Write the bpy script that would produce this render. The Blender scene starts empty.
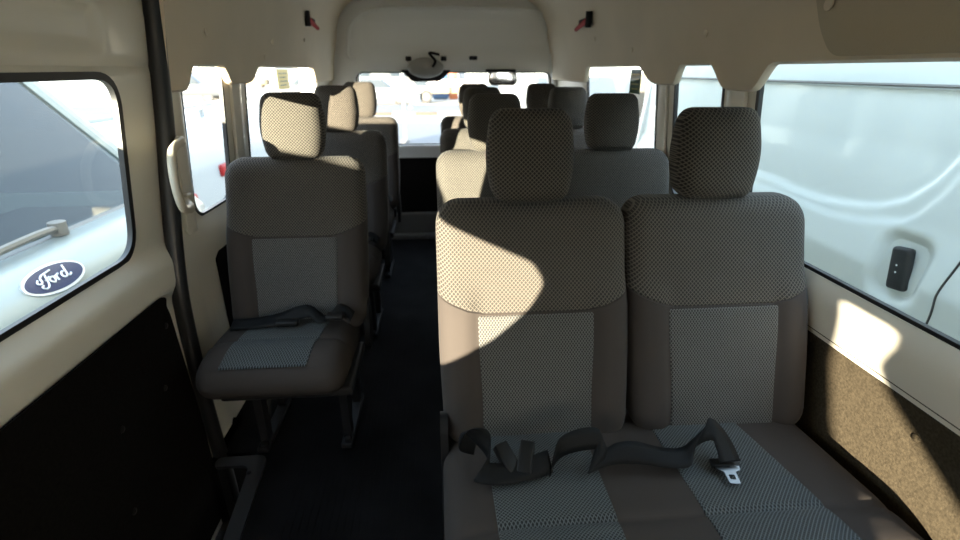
import bpy, bmesh, math, random
from mathutils import Vector, Matrix, Euler
from mathutils.geometry import delaunay_2d_cdt
PI = math.pi
random.seed(4)
scn = bpy.context.scene
COL = scn.collection

# ------------------------------------------------------------------ camera
EYE = Vector((0, 0, 1.25))
cd = bpy.data.cameras.new('camera'); cam = bpy.data.objects.new('camera', cd); COL.objects.link(cam)
cd.sensor_width = 36; cd.lens = 490 / 960 * 36; cd.clip_start = 0.02; cd.clip_end = 600
cam.location = EYE
_p = math.atan(200 / 490); _y = math.atan(43 / math.hypot(490, 200))
cam.rotation_euler = Euler((PI / 2 - _p, 0, -_y), 'XYZ')
cd.dof.use_dof = True; cd.dof.focus_distance = 1.15; cd.dof.aperture_fstop = 2.8
scn.camera = cam

# ------------------------------------------------------------------ sky and sun
SUN_AZ, SUN_EL = 28, 6.43          # the light travels towards +X and +Y (towards the rear of the van)
w = bpy.data.worlds.new('sky'); scn.world = w; w.use_nodes = True
wn = w.node_tree; bgn = wn.nodes['Background']
tc = wn.nodes.new('ShaderNodeTexCoord'); sp = wn.nodes.new('ShaderNodeSeparateXYZ'); rp = wn.nodes.new('ShaderNodeValToRGB')
wn.links.new(tc.outputs['Generated'], sp.inputs[0]); wn.links.new(sp.outputs['Z'], rp.inputs[0])
rp.color_ramp.elements[0].position = 0.0; rp.color_ramp.elements[0].color = (1.0, 0.96, 0.88, 1)
rp.color_ramp.elements[1].position = 0.6; rp.color_ramp.elements[1].color = (0.62, 0.78, 1.0, 1)
wn.links.new(rp.outputs[0], bgn.inputs[0]); bgn.inputs[1].default_value = 1.9
sl = bpy.data.lights.new('sun', 'SUN'); so = bpy.data.objects.new('sun', sl); COL.objects.link(so)
sl.energy = 16.0; sl.color = (1.0, 0.86, 0.66); sl.angle = math.radians(0.35)
_a, _e = math.radians(SUN_AZ), math.radians(SUN_EL)
sdir = Vector((math.sin(_a) * math.cos(_e), math.cos(_a) * math.cos(_e), -math.sin(_e)))
so.rotation_euler = sdir.to_track_quat('-Z', 'Y').to_euler(); so.location = (-20, -20, 12)
vs = scn.view_settings
vs.view_transform = 'Standard'; vs.look = 'None'; vs.gamma = 1.0; vs.use_curve_mapping = False; vs.exposure = 1.7
scn.cycles.max_bounces = 12; scn.cycles.diffuse_bounces = 10; scn.cycles.transparent_max_bounces = 16

# ------------------------------------------------------------------ materials
def mat(name, col, rough=0.5, metal=0.0, spec=0.5, coat=0.0, bump=None, noise=None):
    m = bpy.data.materials.new(name); m.use_nodes = True
    nt = m.node_tree; b = nt.nodes['Principled BSDF']
    b.inputs['Base Color'].default_value = (*col, 1); b.inputs['Roughness'].default_value = rough
    b.inputs['Metallic'].default_value = metal; b.inputs['Specular IOR Level'].default_value = spec
    b.inputs['Coat Weight'].default_value = coat
    t = nt.nodes.new('ShaderNodeTexCoord')
    if noise:                       # (scale, amount): mottled colour
        n = nt.nodes.new('ShaderNodeTexNoise'); n.inputs['Scale'].default_value = noise[0]; n.inputs['Detail'].default_value = 4
        nt.links.new(t.outputs['Object'], n.inputs['Vector'])
        r = nt.nodes.new('ShaderNodeValToRGB')
        r.color_ramp.elements[0].position = 0.3; r.color_ramp.elements[1].position = 0.7
        k = noise[1]
        r.color_ramp.elements[0].color = (*[max(0, c * (1 - k)) for c in col], 1)
        r.color_ramp.elements[1].color = (*[min(1, c * (1 + k)) for c in col], 1)
        nt.links.new(n.outputs['Fac'], r.inputs[0]); nt.links.new(r.outputs[0], b.inputs['Base Color'])
    if bump:                        # (scale, distance)
        n = nt.nodes.new('ShaderNodeTexNoise'); n.inputs['Scale'].default_value = bump[0]; n.inputs['Detail'].default_value = 3
        nt.links.new(t.outputs['Object'], n.inputs['Vector'])
        bp = nt.nodes.new('ShaderNodeBump'); bp.inputs['Distance'].default_value = bump[1]; bp.inputs['Strength'].default_value = 1
        nt.links.new(n.outputs['Fac'], bp.inputs['Height']); nt.links.new(bp.outputs[0], b.inputs['Normal'])
    return m

def glass_mat(name, tint, gloss=1.0, haze=0.0, hazecol=(0.8, 0.9, 0.9)):
    m = bpy.data.materials.new(name); m.use_nodes = True; nt = m.node_tree
    nt.nodes.remove(nt.nodes['Principled BSDF']); out = nt.nodes['Material Output']
    tr = nt.nodes.new('ShaderNodeBsdfTransparent'); tr.inputs[0].default_value = (*tint, 1)
    gl = nt.nodes.new('ShaderNodeBsdfGlossy'); gl.inputs['Roughness'].default_value = 0.02
    fr = nt.nodes.new('ShaderNodeFresnel'); fr.inputs[0].default_value = 1.45
    geo = nt.nodes.new('ShaderNodeNewGeometry')
    # same reflectance from both faces of the thin pane
    mp = nt.nodes.new('ShaderNodeMapRange'); mp.inputs[1].default_value = 0; mp.inputs[2].default_value = 1
    mp.inputs[3].default_value = 1.45; mp.inputs[4].default_value = 1 / 1.45
    nt.links.new(geo.outputs['Backfacing'], mp.inputs[0]); nt.links.new(mp.outputs[0], fr.inputs[0])
    mu = nt.nodes.new('ShaderNodeMath'); mu.operation = 'MULTIPLY'; mu.inputs[1].default_value = gloss
    nt.links.new(fr.outputs[0], mu.inputs[0])
    mx = nt.nodes.new('ShaderNodeMixShader'); nt.links.new(mu.outputs[0], mx.inputs[0])
    base = tr.outputs[0]
    if haze > 0:                    # dust on the glass
        df = nt.nodes.new('ShaderNodeBsdfDiffuse'); df.inputs[0].default_value = (*hazecol, 1)
        tl = nt.nodes.new('ShaderNodeBsdfTranslucent'); tl.inputs[0].default_value = (*hazecol, 1)
        ad = nt.nodes.new('ShaderNodeMixShader'); ad.inputs[0].default_value = 0.6
        nt.links.new(df.outputs[0], ad.inputs[1]); nt.links.new(tl.outputs[0], ad.inputs[2])
        hz = nt.nodes.new('ShaderNodeMixShader'); hz.inputs[0].default_value = haze
        nt.links.new(tr.outputs[0], hz.inputs[1]); nt.links.new(ad.outputs[0], hz.inputs[2]); base = hz.outputs[0]
    nt.links.new(base, mx.inputs[1]); nt.links.new(gl.outputs[0], mx.inputs[2]); nt.links.new(mx.outputs[0], out.inputs[0])
    return m

def fabric(name, dark, light, px, pz, plain=None, seam=None, flat=False):
    """Woven net of light threads over dark cells, in the object's own metres (x across, y+z along);
    with plain and seam: below the seam line the fabric is plain."""
    m = bpy.data.materials.new(name); m.use_nodes = True; nt = m.node_tree; b = nt.nodes['Principled BSDF']
    N = nt.nodes; L = nt.links
    def math_(op, a, c=None, d=None, clamp=False):
        n = N.new('ShaderNodeMath'); n.operation = op; n.use_clamp = clamp
        for i, v in enumerate((a, c, d)):
            if v is None: continue
            if isinstance(v, (int, float)): n.inputs[i].default_value = v
            else: L.new(v, n.inputs[i])
        return n.outputs[0]
    t = N.new('ShaderNodeTexCoord'); s = N.new('ShaderNodeSeparateXYZ'); L.new(t.outputs['Object'], s.inputs[0])
    X, Y, Z = s.outputs
    V = math_('SUBTRACT', Y, Z) if flat else Z
    a = math_('DIVIDE', X, px); c = math_('DIVIDE', V, pz)
    def line(u):
        f = math_('FRACT', u); return math_('ABSOLUTE', math_('SUBTRACT', f, 0.5))
    l1 = line(math_('ADD', a, c)); l2 = line(math_('SUBTRACT', a, c))
    net = math_('MAXIMUM', l1, l2)
    mr = N.new('ShaderNodeMapRange'); mr.interpolation_type = 'SMOOTHSTEP'
    mr.inputs[1].default_value = 0.30; mr.inputs[2].default_value = 0.46
    L.new(net, mr.inputs[0]); fac = mr.outputs[0]
    nz = N.new('ShaderNodeTexNoise'); nz.inputs['Scale'].default_value = 900; L.new(t.outputs['Object'], nz.inputs['Vector'])
    fac2 = math_('MULTIPLY', fac, math_('ADD', math_('MULTIPLY', nz.outputs['Fac'], 0.5), 0.75), clamp=True)
    mx = N.new('ShaderNodeMix'); mx.data_type = 'RGBA'; mx.inputs[6].default_value = (*dark, 1); mx.inputs[7].default_value = (*light, 1)
    L.new(fac2, mx.inputs[0]); colr = mx.outputs[2]; hgt = math_('MULTIPLY', fac, 0.0015)
    if seam is not None:
        z0, x0, k = seam
        e = math_('MULTIPLY', math_('MAXIMUM', math_('SUBTRACT', math_('ABSOLUTE', X), x0), 0.0), k)
        dz = math_('SUBTRACT', Z, math_('ADD', e, z0))
        msk = math_('GREATER_THAN', dz, 0.0)
        m2 = N.new('ShaderNodeMix'); m2.data_type = 'RGBA'; m2.inputs[6].default_value = (*plain, 1)
        L.new(msk, m2.inputs[0]); L.new(colr, m2.inputs[7])
        gr = math_('SUBTRACT', 1.0, math_('DIVIDE', math_('ABSOLUTE', dz), 0.004), clamp=True)     # the stitched groove
        colr = m2.outputs[2]
        hgt = math_('SUBTRACT', math_('MULTIPLY', hgt, msk), math_('MULTIPLY', gr, 0.006))
    L.new(colr, b.inputs['Base Color'])
    bp = N.new('ShaderNodeBump'); bp.inputs['Distance'].default_value = 1.0; bp.inputs['Strength'].default_value = 0.7
    L.new(hgt, bp.inputs['Height']); L.new(bp.outputs[0], b.inputs['Normal'])
    b.inputs['Roughness'].default_value = 0.85; b.inputs['Specular IOR Level'].default_value = 0.25
    b.inputs['Sheen Weight'].default_value = 0.05; b.inputs['Sheen Roughness'].default_value = 0.5
    return m

PLAIN = (0.040, 0.033, 0.029)
DARK, LITE = (0.030, 0.027, 0.024), (0.122, 0.109, 0.091)
def sticker_mat(name, col):
    m = bpy.data.materials.new(name); m.use_nodes = True; nt = m.node_tree; b = nt.nodes['Principled BSDF']
    b.inputs['Base Color'].default_value = (*col, 1); tl = nt.nodes.new('ShaderNodeBsdfTranslucent'); tl.inputs[0].default_value = (*col, 1)
    mx = nt.nodes.new('ShaderNodeMixShader'); mx.inputs[0].default_value = 0.5
    nt.links.new(b.outputs[0], mx.inputs[1]); nt.links.new(tl.outputs[0], mx.inputs[2]); nt.links.new(mx.outputs[0], nt.nodes['Material Output'].inputs[0])
    return m
M = {
 'paint': mat('cream painted steel', (0.76, 0.72, 0.62), 0.32, coat=0.3, bump=(6, 0.002)),
 'paint_white': mat('white painted steel', (0.82, 0.82, 0.79), 0.3, coat=0.3),
 'headliner': mat('beige moulded headliner', (0.70, 0.60, 0.46), 0.75, bump=(260, 0.0006), noise=(3, 0.05)),
 'headliner_dark': mat('olive beige moulded cover', (0.50, 0.43, 0.31), 0.7, bump=(260, 0.0006)),
 'roof': mat('grey roof lining', (0.40, 0.38, 0.33), 0.8),
 'board': mat('dark hardboard', (0.048, 0.038, 0.0245), 0.8, spec=0.12, noise=(180, 0.35), bump=(300, 0.0006)),
 'board_black': mat('black hardboard', (0.009, 0.008, 0.007), 0.85, spec=0.05, noise=(120, 0.3)),
 'rubber': mat('black rubber', (0.012, 0.012, 0.012), 0.45),
 'vinyl': mat('black vinyl floor', (0.007, 0.0066, 0.007), 0.8, spec=0.08, noise=(5, 0.5)),
 'black': mat('black plastic', (0.008, 0.008, 0.008), 0.5, spec=0.25),
 'grey_light': mat('light grey plastic', (0.34, 0.335, 0.31), 0.5),
 'rail_metal': mat('dull grey metal', (0.035, 0.035, 0.037), 0.5, metal=0.3),
 'grey_plastic': mat('grey plastic', (0.13, 0.125, 0.115), 0.5, spec=0.3),
 'handle': mat('beige plastic', (0.52, 0.47, 0.37), 0.45),
 'metal': mat('dark metal', (0.018, 0.018, 0.019), 0.5, spec=0.3),
 'chrome': mat('bright metal', (0.16, 0.165, 0.17), 0.35, metal=1.0),
 'web': mat('black webbing', (0.006, 0.0065, 0.007), 0.6, spec=0.15, bump=(500, 0.0008)),
 'red': mat('red plastic', (0.40, 0.012, 0.010), 0.5, spec=0.2),
 'silver': mat('silver trim', (0.55, 0.57, 0.60), 0.35, metal=0.5),
 'plain': mat('plain grey brown fabric', PLAIN, 0.85, spec=0.2, bump=(700, 0.0005)),
 'net': fabric('net fabric', DARK, LITE, 0.0094, 0.0100),
 'net_head': fabric('net headrest fabric', (0.021, 0.018, 0.015), (0.112, 0.099, 0.080), 0.0102, 0.0100),
 'net_fine': fabric('fine net fabric', (0.034, 0.033, 0.032), (0.150, 0.148, 0.138), 0.0072, 0.0098),
 'net_cush': fabric('fine net cushion fabric', (0.016, 0.018, 0.019), (0.115, 0.128, 0.130), 0.0080, 0.0085, flat=True),
 'net_back': fabric('net over plain fabric', DARK, LITE, 0.0094, 0.0100, PLAIN, (0.314, 0.125, 0.35)),
 'glass': glass_mat('clear glass', (0.93, 0.96, 0.95), 0.6, 0.006),
 'glass_dusty': glass_mat('dusty glass', (0.86, 0.94, 0.93), 0.45, 0.015),
 'glass_car': mat('dark car glass', (0.03, 0.04, 0.05), 0.06, spec=1.0),
 'car_white': mat('white car paint', (0.27, 0.295, 0.30), 0.35, coat=0.3),
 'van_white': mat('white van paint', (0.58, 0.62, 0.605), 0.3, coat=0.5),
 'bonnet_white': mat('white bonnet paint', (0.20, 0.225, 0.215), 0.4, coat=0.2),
 'car_grey': mat('grey car paint', (0.06, 0.066, 0.072), 0.35, coat=0.2),
 'car_tan': mat('tan truck paint', (0.14, 0.105, 0.06), 0.5),
 'car_blue': mat('blue car paint', (0.03, 0.07, 0.14), 0.4),
 'orange': mat('orange plastic', (0.35, 0.10, 0.03), 0.5),
 'asphalt': mat('pale dusty asphalt', (0.40, 0.365, 0.31), 0.9, noise=(0.25, 0.18)),
 'asphalt_blue': mat('grey road surface', (0.105, 0.112, 0.118), 0.9, noise=(0.2, 0.1)),
 'kerb': mat('pale kerb stone', (0.22, 0.205, 0.185), 0.9), 'kerb_dark': mat('tan kerb stone', (0.06, 0.047, 0.037), 0.9),
 'concrete': mat('beige building render', (0.13, 0.115, 0.09), 0.9, noise=(0.6, 0.08)),
 'sticker': sticker_mat('yellow green sticker', (0.34, 0.31, 0.07)), 'sticker_dark': sticker_mat('dark green sticker', (0.05, 0.09, 0.03)),
 'white': mat('white plastic', (0.8, 0.8, 0.8), 0.5),
 'badge_blue': mat('blue enamel', (0.005, 0.013, 0.060), 0.35, coat=0.0),
 'lamp_red': mat('red tail lamp', (0.22, 0.006, 0.006), 0.4, spec=0.2),
 'mirror': mat('mirror glass', (0.8, 0.8, 0.8), 0.05, metal=1.0),
}

# ------------------------------------------------------------------ helpers
def obj(name, verts, faces, m, parent=None, smooth=True, loc=None, solid=None, ang=40):
    me = bpy.data.meshes.new(name)
    me.from_pydata([tuple(v) for v in verts], [], faces); me.update()
    bm = bmesh.new(); bm.from_mesh(me)
    bmesh.ops.remove_doubles(bm, verts=bm.verts, dist=1e-6)
    bmesh.ops.recalc_face_normals(bm, faces=bm.faces); bm.to_mesh(me); bm.free()
    o = bpy.data.objects.new(name, me); COL.objects.link(o)
    me.materials.append(M[m] if isinstance(m, str) else m)
    if smooth:
        me.shade_smooth()
        try: me.set_sharp_from_angle(angle=math.radians(ang))
        except Exception: pass
    if parent is not None: o.parent = parent
    if loc is not None: o.location = loc
    if solid:
        s = o.modifiers.new('t', 'SOLIDIFY'); s.thickness = solid; s.offset = 0
    return o

class MB:
    def __init__(s): s.v = []; s.f = []
    def add(s, v, f):
        k = len(s.v); s.v += [tuple(p) for p in v]; s.f += [tuple(i + k for i in q) for q in f]; return s
    def box(s, x0, x1, y0, y1, z0, z1, r=0.0, mtx=None):
        bm = bmesh.new(); bmesh.ops.create_cube(bm, size=1)
        for v in bm.verts:
            v.co = Vector(((x0 + x1) / 2 + v.co.x * (x1 - x0), (y0 + y1) / 2 + v.co.y * (y1 - y0), (z0 + z1) / 2 + v.co.z * (z1 - z0)))
        if r > 0: bmesh.ops.bevel(bm, geom=bm.edges[:], offset=r, segments=3, profile=0.5, affect='EDGES', clamp_overlap=True)
        if mtx is not None: bmesh.ops.transform(bm, matrix=mtx, verts=bm.verts)
        bm.verts.index_update()
        s.add([v.co.copy() for v in bm.verts], [[v.index for v in f.verts] for f in bm.faces]); bm.free(); return s
    def tube(s, path, r, n=10, sc=(1, 1), up=(0, 0, 1)):
        path = [Vector(p) for p in path]; rings = []
        prev = None
        for i, p in enumerate(path):
            t = (path[min(i + 1, len(path) - 1)] - path[max(i - 1, 0)]).normalized()
            if prev is None:
                u = Vector(up); a = t.cross(u)
                if a.length < 1e-3: a = t.cross(Vector((1, 0, 0)))
                a.normalize()
            else:
                a = (prev - t * prev.dot(t)).normalized()
            prev = a; b = a.cross(t)
            rr = r[i] if isinstance(r, (list, tuple)) else r
            rings.append([p + a * math.cos(k * 2 * PI / n) * rr * sc[0] + b * math.sin(k * 2 * PI / n) * rr * sc[1] for k in range(n)])
        v = [q for R in rings for q in R]; f = []
        for i in range(len(rings) - 1):
            for k in range(n):
                f.append((i * n + k, i * n + (k + 1) % n, (i + 1) * n + (k + 1) % n, (i + 1) * n + k))
        f.append(tuple(range(n - 1, -1, -1))); f.append(tuple((len(rings) - 1) * n + k for k in range(n)))
        return s.add(v, f)
    def prism(s, poly, axis, a, b):
        """poly: 2D points; axis 'x','y','z' is the extrusion axis."""
        def P(p, t):
            return {'x': (t, p[0], p[1]), 'y': (p[0], t, p[1]), 'z': (p[0], p[1], t)}[axis]
        n = len(poly); v = [P(p, a) for p in poly] + [P(p, b) for p in poly]
        f = [tuple(range(n)), tuple(range(2 * n - 1, n - 1, -1))] + [(i, (i + 1) % n, n + (i + 1) % n, n + i) for i in range(n)]
        return s.add(v, f)
    def disc(s, c, r, t, axis='x', n=20, dome=0.0):
        c = Vector(c); v = []; f = []
        rings = [(r, 0), (r, t), (r * 0.7, t + dome * 0.6), (0.001, t + dome)]
        for rr, d in rings:
            for k in range(n):
                a = k * 2 * PI / n; q = (rr * math.cos(a), rr * math.sin(a))
                v.append(c + Vector({'x': (d, q[0], q[1]), 'y': (q[0], d, q[1]), 'z': (q[0], q[1], d)}[axis]))
        for i in range(len(rings) - 1):
            for k in range(n): f.append((i * n + k, i * n + (k + 1) % n, (i + 1) * n + (k + 1) % n, (i + 1) * n + k))
        f.append(tuple(range(n)))
        return s.add(v, f)
    def build(s, name, m, parent=None, **k): return obj(name, s.v, s.f, m, parent, **k)

def tag(o, label=None, cat=None, group=None, kind=None):
    if label: o['label'] = label
    if cat: o['category'] = cat
    if group: o['group'] = group
    if kind: o['kind'] = kind
    return o
def empty(name, loc=(0, 0, 0), rz=0, **k):
    o = bpy.data.objects.new(name, None); COL.objects.link(o); o.location = loc; o.rotation_euler = (0, 0, rz)
    o.empty_display_size = 0.1
    return tag(o, **k)
def struct(o): o['kind'] = 'structure'; return o
def copy_tree(o, parent=None):
    c = o.copy(); COL.objects.link(c)
    if parent is not None: c.parent = parent
    for ch in [x for x in bpy.data.objects if x.parent == o and x != c]: copy_tree(ch, c)
    return c

def rrect(x0, x1, y0, y1, r, n=6):
    """rounded rectangle, r a number or four (bl, br, tr, tl)"""
    if not isinstance(r, (list, tuple)): r = (r,) * 4
    out = []
    for (cx, cy, a0, rr) in ((x0 + r[0], y0 + r[0], PI, r[0]), (x1 - r[1], y0 + r[1], 1.5 * PI, r[1]), (x1 - r[2], y1 - r[2], 0, r[2]), (x0 + r[3], y1 - r[3], 0.5 * PI, r[3])):
        for k in range(n + 1):
            a = a0 + k * PI / 2 / n; out.append((cx + rr * math.cos(a), cy + rr * math.sin(a)))
    return out
def round_poly(pts, r, n=5):
    out = []; N = len(pts)
    for i in range(N):
        p0, p, p1 = Vector(pts[i - 1]), Vector(pts[i]), Vector(pts[(i + 1) % N])
        a = (p0 - p); b = (p1 - p); d = min(r, a.length * 0.45, b.length * 0.45)
        A = p + a.normalized() * d; B = p + b.normalized() * d
        for k in range(n + 1):
            t = k / n; out.append(tuple((A * (1 - t) ** 2 + p * 2 * t * (1 - t) + B * t * t)))
    return out
def inside(p, poly):
    x, y = p; c = False; j = len(poly) - 1
    for i in range(len(poly)):
        xi, yi = poly[i]; xj, yj = poly[j]
        if (yi > y) != (yj > y) and x < (xj - xi) * (y - yi) / (yj - yi) + xi: c = not c
        j = i
    return c
def offset_loop(poly, d):
    """loop moved inwards by d"""
    n = len(poly); A = sum(poly[i][0] * poly[(i + 1) % n][1] - poly[(i + 1) % n][0] * poly[i][1] for i in range(n)); s = 1 if A > 0 else -1
    out = []
    for i in range(n):
        t = (Vector(poly[(i + 1) % n]) - Vector(poly[i - 1])); t.normalize()
        out.append((poly[i][0] - s * t.y * d, poly[i][1] + s * t.x * d))
    return out
def sheet(outer, holes, P, thick, grid=0.04, lip=True):
    """A panel with holes: 2D outline + holes, P(a, b, t) -> 3D point at depth t (0 = room face, thick = outer face)."""
    pts = []; edges = []
    for lp in [outer] + holes:
        k = len(pts); pts += [Vector(p) for p in lp]; n = len(lp); edges += [(k + i, k + (i + 1) % n) for i in range(n)]
    xs = [p[0] for p in outer]; ys = [p[1] for p in outer]
    nx = max(1, int((max(xs) - min(xs)) / grid)); ny = max(1, int((max(ys) - min(ys)) / grid))
    for i in range(nx + 1):
        for j in range(ny + 1):
            q = (min(xs) + (max(xs) - min(xs)) * (i + 0.5) / (nx + 1), min(ys) + (max(ys) - min(ys)) * (j + 0.5) / (ny + 1))
            if inside(q, outer) and not any(inside(q, h) for h in holes): pts.append(Vector(q))
    V, E_, F, *_ = delaunay_2d_cdt(pts, edges, [], 0, 1e-5)
    keep = []
    for f in F:
        c = [sum(V[i][k] for i in f) / 3 for k in (0, 1)]
        if inside(c, outer) and not any(inside(c, h) for h in holes): keep.append(tuple(f))
    n = len(V); v = [P(p[0], p[1], 0) for p in V] + [P(p[0], p[1], thick) for p in V]
    cnt = {}
    for f in keep:
        for i in range(3):
            e = (f[i], f[(i + 1) % 3]); cnt.setdefault(tuple(sorted(e)), []).append(e)
    faces = list(keep) + [tuple(i + n for i in reversed(f)) for f in keep]
    for k, es in cnt.items():
        if len(es) == 1: a, b = es[0]; faces.append((a, b, b + n, a + n))
    return v, faces

def pillow(w_, h_, T, R, r, crown=0.01, warp=None, step=0.012, back=0.4, extra_u=(), extra_v=()):
    """Upholstered cushion: heightfield front and back meeting on a rounded outline. u across (centred), v along (0..h), d depth (front negative)."""
    def axis(half, extra):
        e = [r * (1 - math.cos(k * PI / 10)) for k in range(5)]
        n = max(2, int((half - r) / step)); e += [r + (half - r) * k / n for k in range(n + 1)]
        pos = [-half + q for q in e]; allp = pos + [-q for q in pos[:-1]][::-1]
        allp = [0.0 if abs(q) < 1e-9 else q for q in allp] + list(extra)
        return sorted(set(round(q, 6) for q in allp))
    U = axis(w_ / 2, extra_u); Vv = axis(h_ / 2, [q - h_ / 2 for q in extra_v]); nu, nv = len(U), len(Vv)
    v = []
    for side in (-1, 1):
        for y0 in Vv:
            for x0 in U:
                x, y = x0, y0
                qx, qy = abs(x) - (w_ / 2 - R), abs(y) - (h_ / 2 - R)
                if qx > 0 and qy > 0:
                    m_ = max(qx, qy); L = math.hypot(qx, qy)
                    x = math.copysign(w_ / 2 - R + qx * m_ / L, x); y = math.copysign(h_ / 2 - R + qy * m_ / L, y); e = R - m_
                else: e = min(w_ / 2 - abs(x), h_ / 2 - abs(y))
                e = max(e, 0)
                t = T if e >= r else T - r + math.sqrt(max(0, r * r - (r - e) ** 2))
                a, b = 2 * x / w_, 2 * y / h_
                t += (crown if side < 0 else crown * back) * max(0, 1 - a ** 4) * max(0, 1 - b ** 4)
                q = (x, y + h_ / 2, side * t)
                v.append(warp(*q) if warp else (q[0], q[2], q[1]))
    f = []
    def I(s, i, j): return s * nu * nv + j * nu + i
    for j in range(nv - 1):
        for i in range(nu - 1):
            f.append((I(0, i, j), I(0, i + 1, j), I(0, i + 1, j + 1), I(0, i, j + 1)))
            f.append((I(1, i, j), I(1, i, j + 1), I(1, i + 1, j + 1), I(1, i + 1, j)))
    ring = [(i, 0) for i in range(nu)] + [(nu - 1, j) for j in range(1, nv)] + [(i, nv - 1) for i in range(nu - 2, -1, -1)] + [(0, j) for j in range(nv - 2, 0, -1)]
    for k in range(len(ring)):
        a, b = ring[k], ring[(k + 1) % len(ring)]
        f.append((I(0, *a), I(1, *a), I(1, *b), I(0, *b)))
    return v, f

def catmull(P, n=8):
    P = [Vector(p) for p in P]; out = []
    for i in range(len(P) - 1):
        p0, p1, p2, p3 = P[max(i - 1, 0)], P[i], P[i + 1], P[min(i + 2, len(P) - 1)]
        for k in range(n):
            t = k / n
            out.append(0.5 * ((2 * p1) + (p2 - p0) * t + (2 * p0 - 5 * p1 + 4 * p2 - p3) * t * t + (3 * p1 - p0 - 3 * p2 + p3) * t ** 3))
    out.append(P[-1]); return out
def ribbon(name, pts, m, parent=None, width=0.047, th=0.0018):
    """pts: list of (position, direction across the webbing)."""
    A = catmull([p for p, d in pts]); B = catmull([Vector(d).normalized() for p, d in pts])
    v = []; f = []
    for i, (p, d) in enumerate(zip(A, B)):
        d = d.normalized() * width / 2; v += [p - d, p - d * 0.35, p + d * 0.35, p + d]
        if i: 
            for k in range(3): f.append((4 * i + k - 4, 4 * i + k - 3, 4 * i + k + 1, 4 * i + k))
    return obj(name, v, f, m, parent, solid=th)

# ------------------------------------------------------------------ the van's body: cross-section
CX = 0.055
def HW(z):                               # half width at height z
    return 0.875 if z < 0.8 else 0.875 - (z - 0.8) * 0.1
def sm(a, b, x):
    t = min(1, max(0, (x - a) / (b - a))); return t * t * (3 - 2 * t)
def ledge(z):                            # the belt ledge bulges into the cabin
    return 0.022 * sm(0.60, 0.67, z) * (1 - sm(0.72, 0.80, z))
def wallP(side, extra=None):
    def P(y, z, t):
        x = HW(z) - ledge(z) + t * 0.6 + (extra(y, z) * (1 if t == 0 else 0) if extra else 0)
        if t > 0: x = HW(z) + t
        return (CX + side * x, y, z)
    return P

# floor: ribbed black vinyl with the step well cut away at the sliding door
v, f = sheet([(0.93, -3.0), (0.93, 3.9), (-0.82, 3.9), (-0.82, 1.42), (-0.70, 1.42), (-0.665, 1.385), (-0.60, 0.9), (-0.60, -3.0)], [], lambda x, y, t: (x, y, -t), 0.03, 0.2)
struct(obj('floor', v, f, 'vinyl', smooth=False))
mb = MB()
for k in range(19):                       # shallow moulded ribs running along the aisle
    mb.box(-0.50 + k * 0.022, -0.496 + k * 0.022 + 0.006, 0.3, 3.85, 0.0, 0.0015)
tag(mb.build('floor_ribs', 'vinyl', smooth=False), kind='structure')
# step well under the door opening, and the van's underside
mb = MB().box(-0.85, -0.5, -3.0, 1.42, -0.33, -0.30).box(-0.60, -0.57, -3.0, 1.40, -0.3, -0.031)
mb.box(-0.86, -0.79, 1.36, 1.62, -0.33, 0.0).box(-0.87, -0.60, -3.0, 1.60, -0.34, -0.31)
struct(mb.build('floor_step', 'board_black', smooth=False))

# left wall, from the door opening back
L1 = rrect(1.655, 1.975, 0.785, 1.30, (0.07, 0.07, 0.045, 0.03))
L2 = rrect(2.20, 3.50, 0.785, 1.30, (0.07, 0.07, 0.045, 0.045))
def lext(y, z):                           # pressed steps in the lower pillar
    a = 0.012 * sm(1.60, 1.62, y) * (1 - sm(1.68, 1.70, y)) * (1 - sm(0.50, 0.53, z))
    return a
v, f = sheet([(1.44, -0.3), (3.92, -0.3), (3.92, 1.66), (1.535, 1.66), (1.535, 1.28), (1.50, 1.05), (1.47, 0.85), (1.44, 0.6)], [L1, L2], wallP(-1, lext), 0.010)
struct(obj('wall_left', v, f, 'paint'))
# right wall
R1 = rrect(2.06, 3.07, 0.78, 1.30, (0.07, 0.07, 0.045, 0.05))
R2 = rrect(1.56, 1.90, 0.78, 1.30, (0.07, 0.07, 0.045, 0.045))
R3 = rrect(-0.35, 1.385, 0.78, 1.30, (0.07, 0.11, 0.05, 0.05), 8)
v, f = sheet([(-0.5, -0.05), (3.92, -0.05), (3.92, 1.66), (-0.5, 1.66)], [R1, R2, R3], wallP(1), 0.010)
struct(obj('wall_right', v, f, 'paint'))
# sliding door (left): pressed inner skin
DW = round_poly([(0.02, 0.785), (1.31, 0.785), (1.350, 1.243), (0.02, 1.238)], 0.085, 8)
def dext(y, z):
    a = 0.014 * (sm(0.72, 0.735, y) * (1 - sm(1.30, 1.32, y))) * sm(1.285, 1.300, z) * (1 - sm(1.372, 1.388, z))
    b = 0.008 * sm(1.395, 1.41, z)
    c = 0.007 * sm(1.248, 1.260, z) * (1 - sm(1.262, 1.275, z))
    return a + b + c
def doorP(y, z, t):
    x = HW(z) - ledge(z) * 1.2 + dext(y, z) if t == 0 else HW(z) + t
    return (CX - x, y, z)
DO = [(-0.10, -0.26), (1.42, -0.26), (1.415, 0.2), (1.42, 0.6), (1.455, 0.80), (1.48, 0.95), (1.505, 1.12), (1.515, 1.28), (1.515, 1.60), (-0.10, 1.60)]
v, f = sheet(DO, [DW], doorP, 0.016, 0.016)
door = struct(obj('door_1', v, f, 'paint'))
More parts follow.
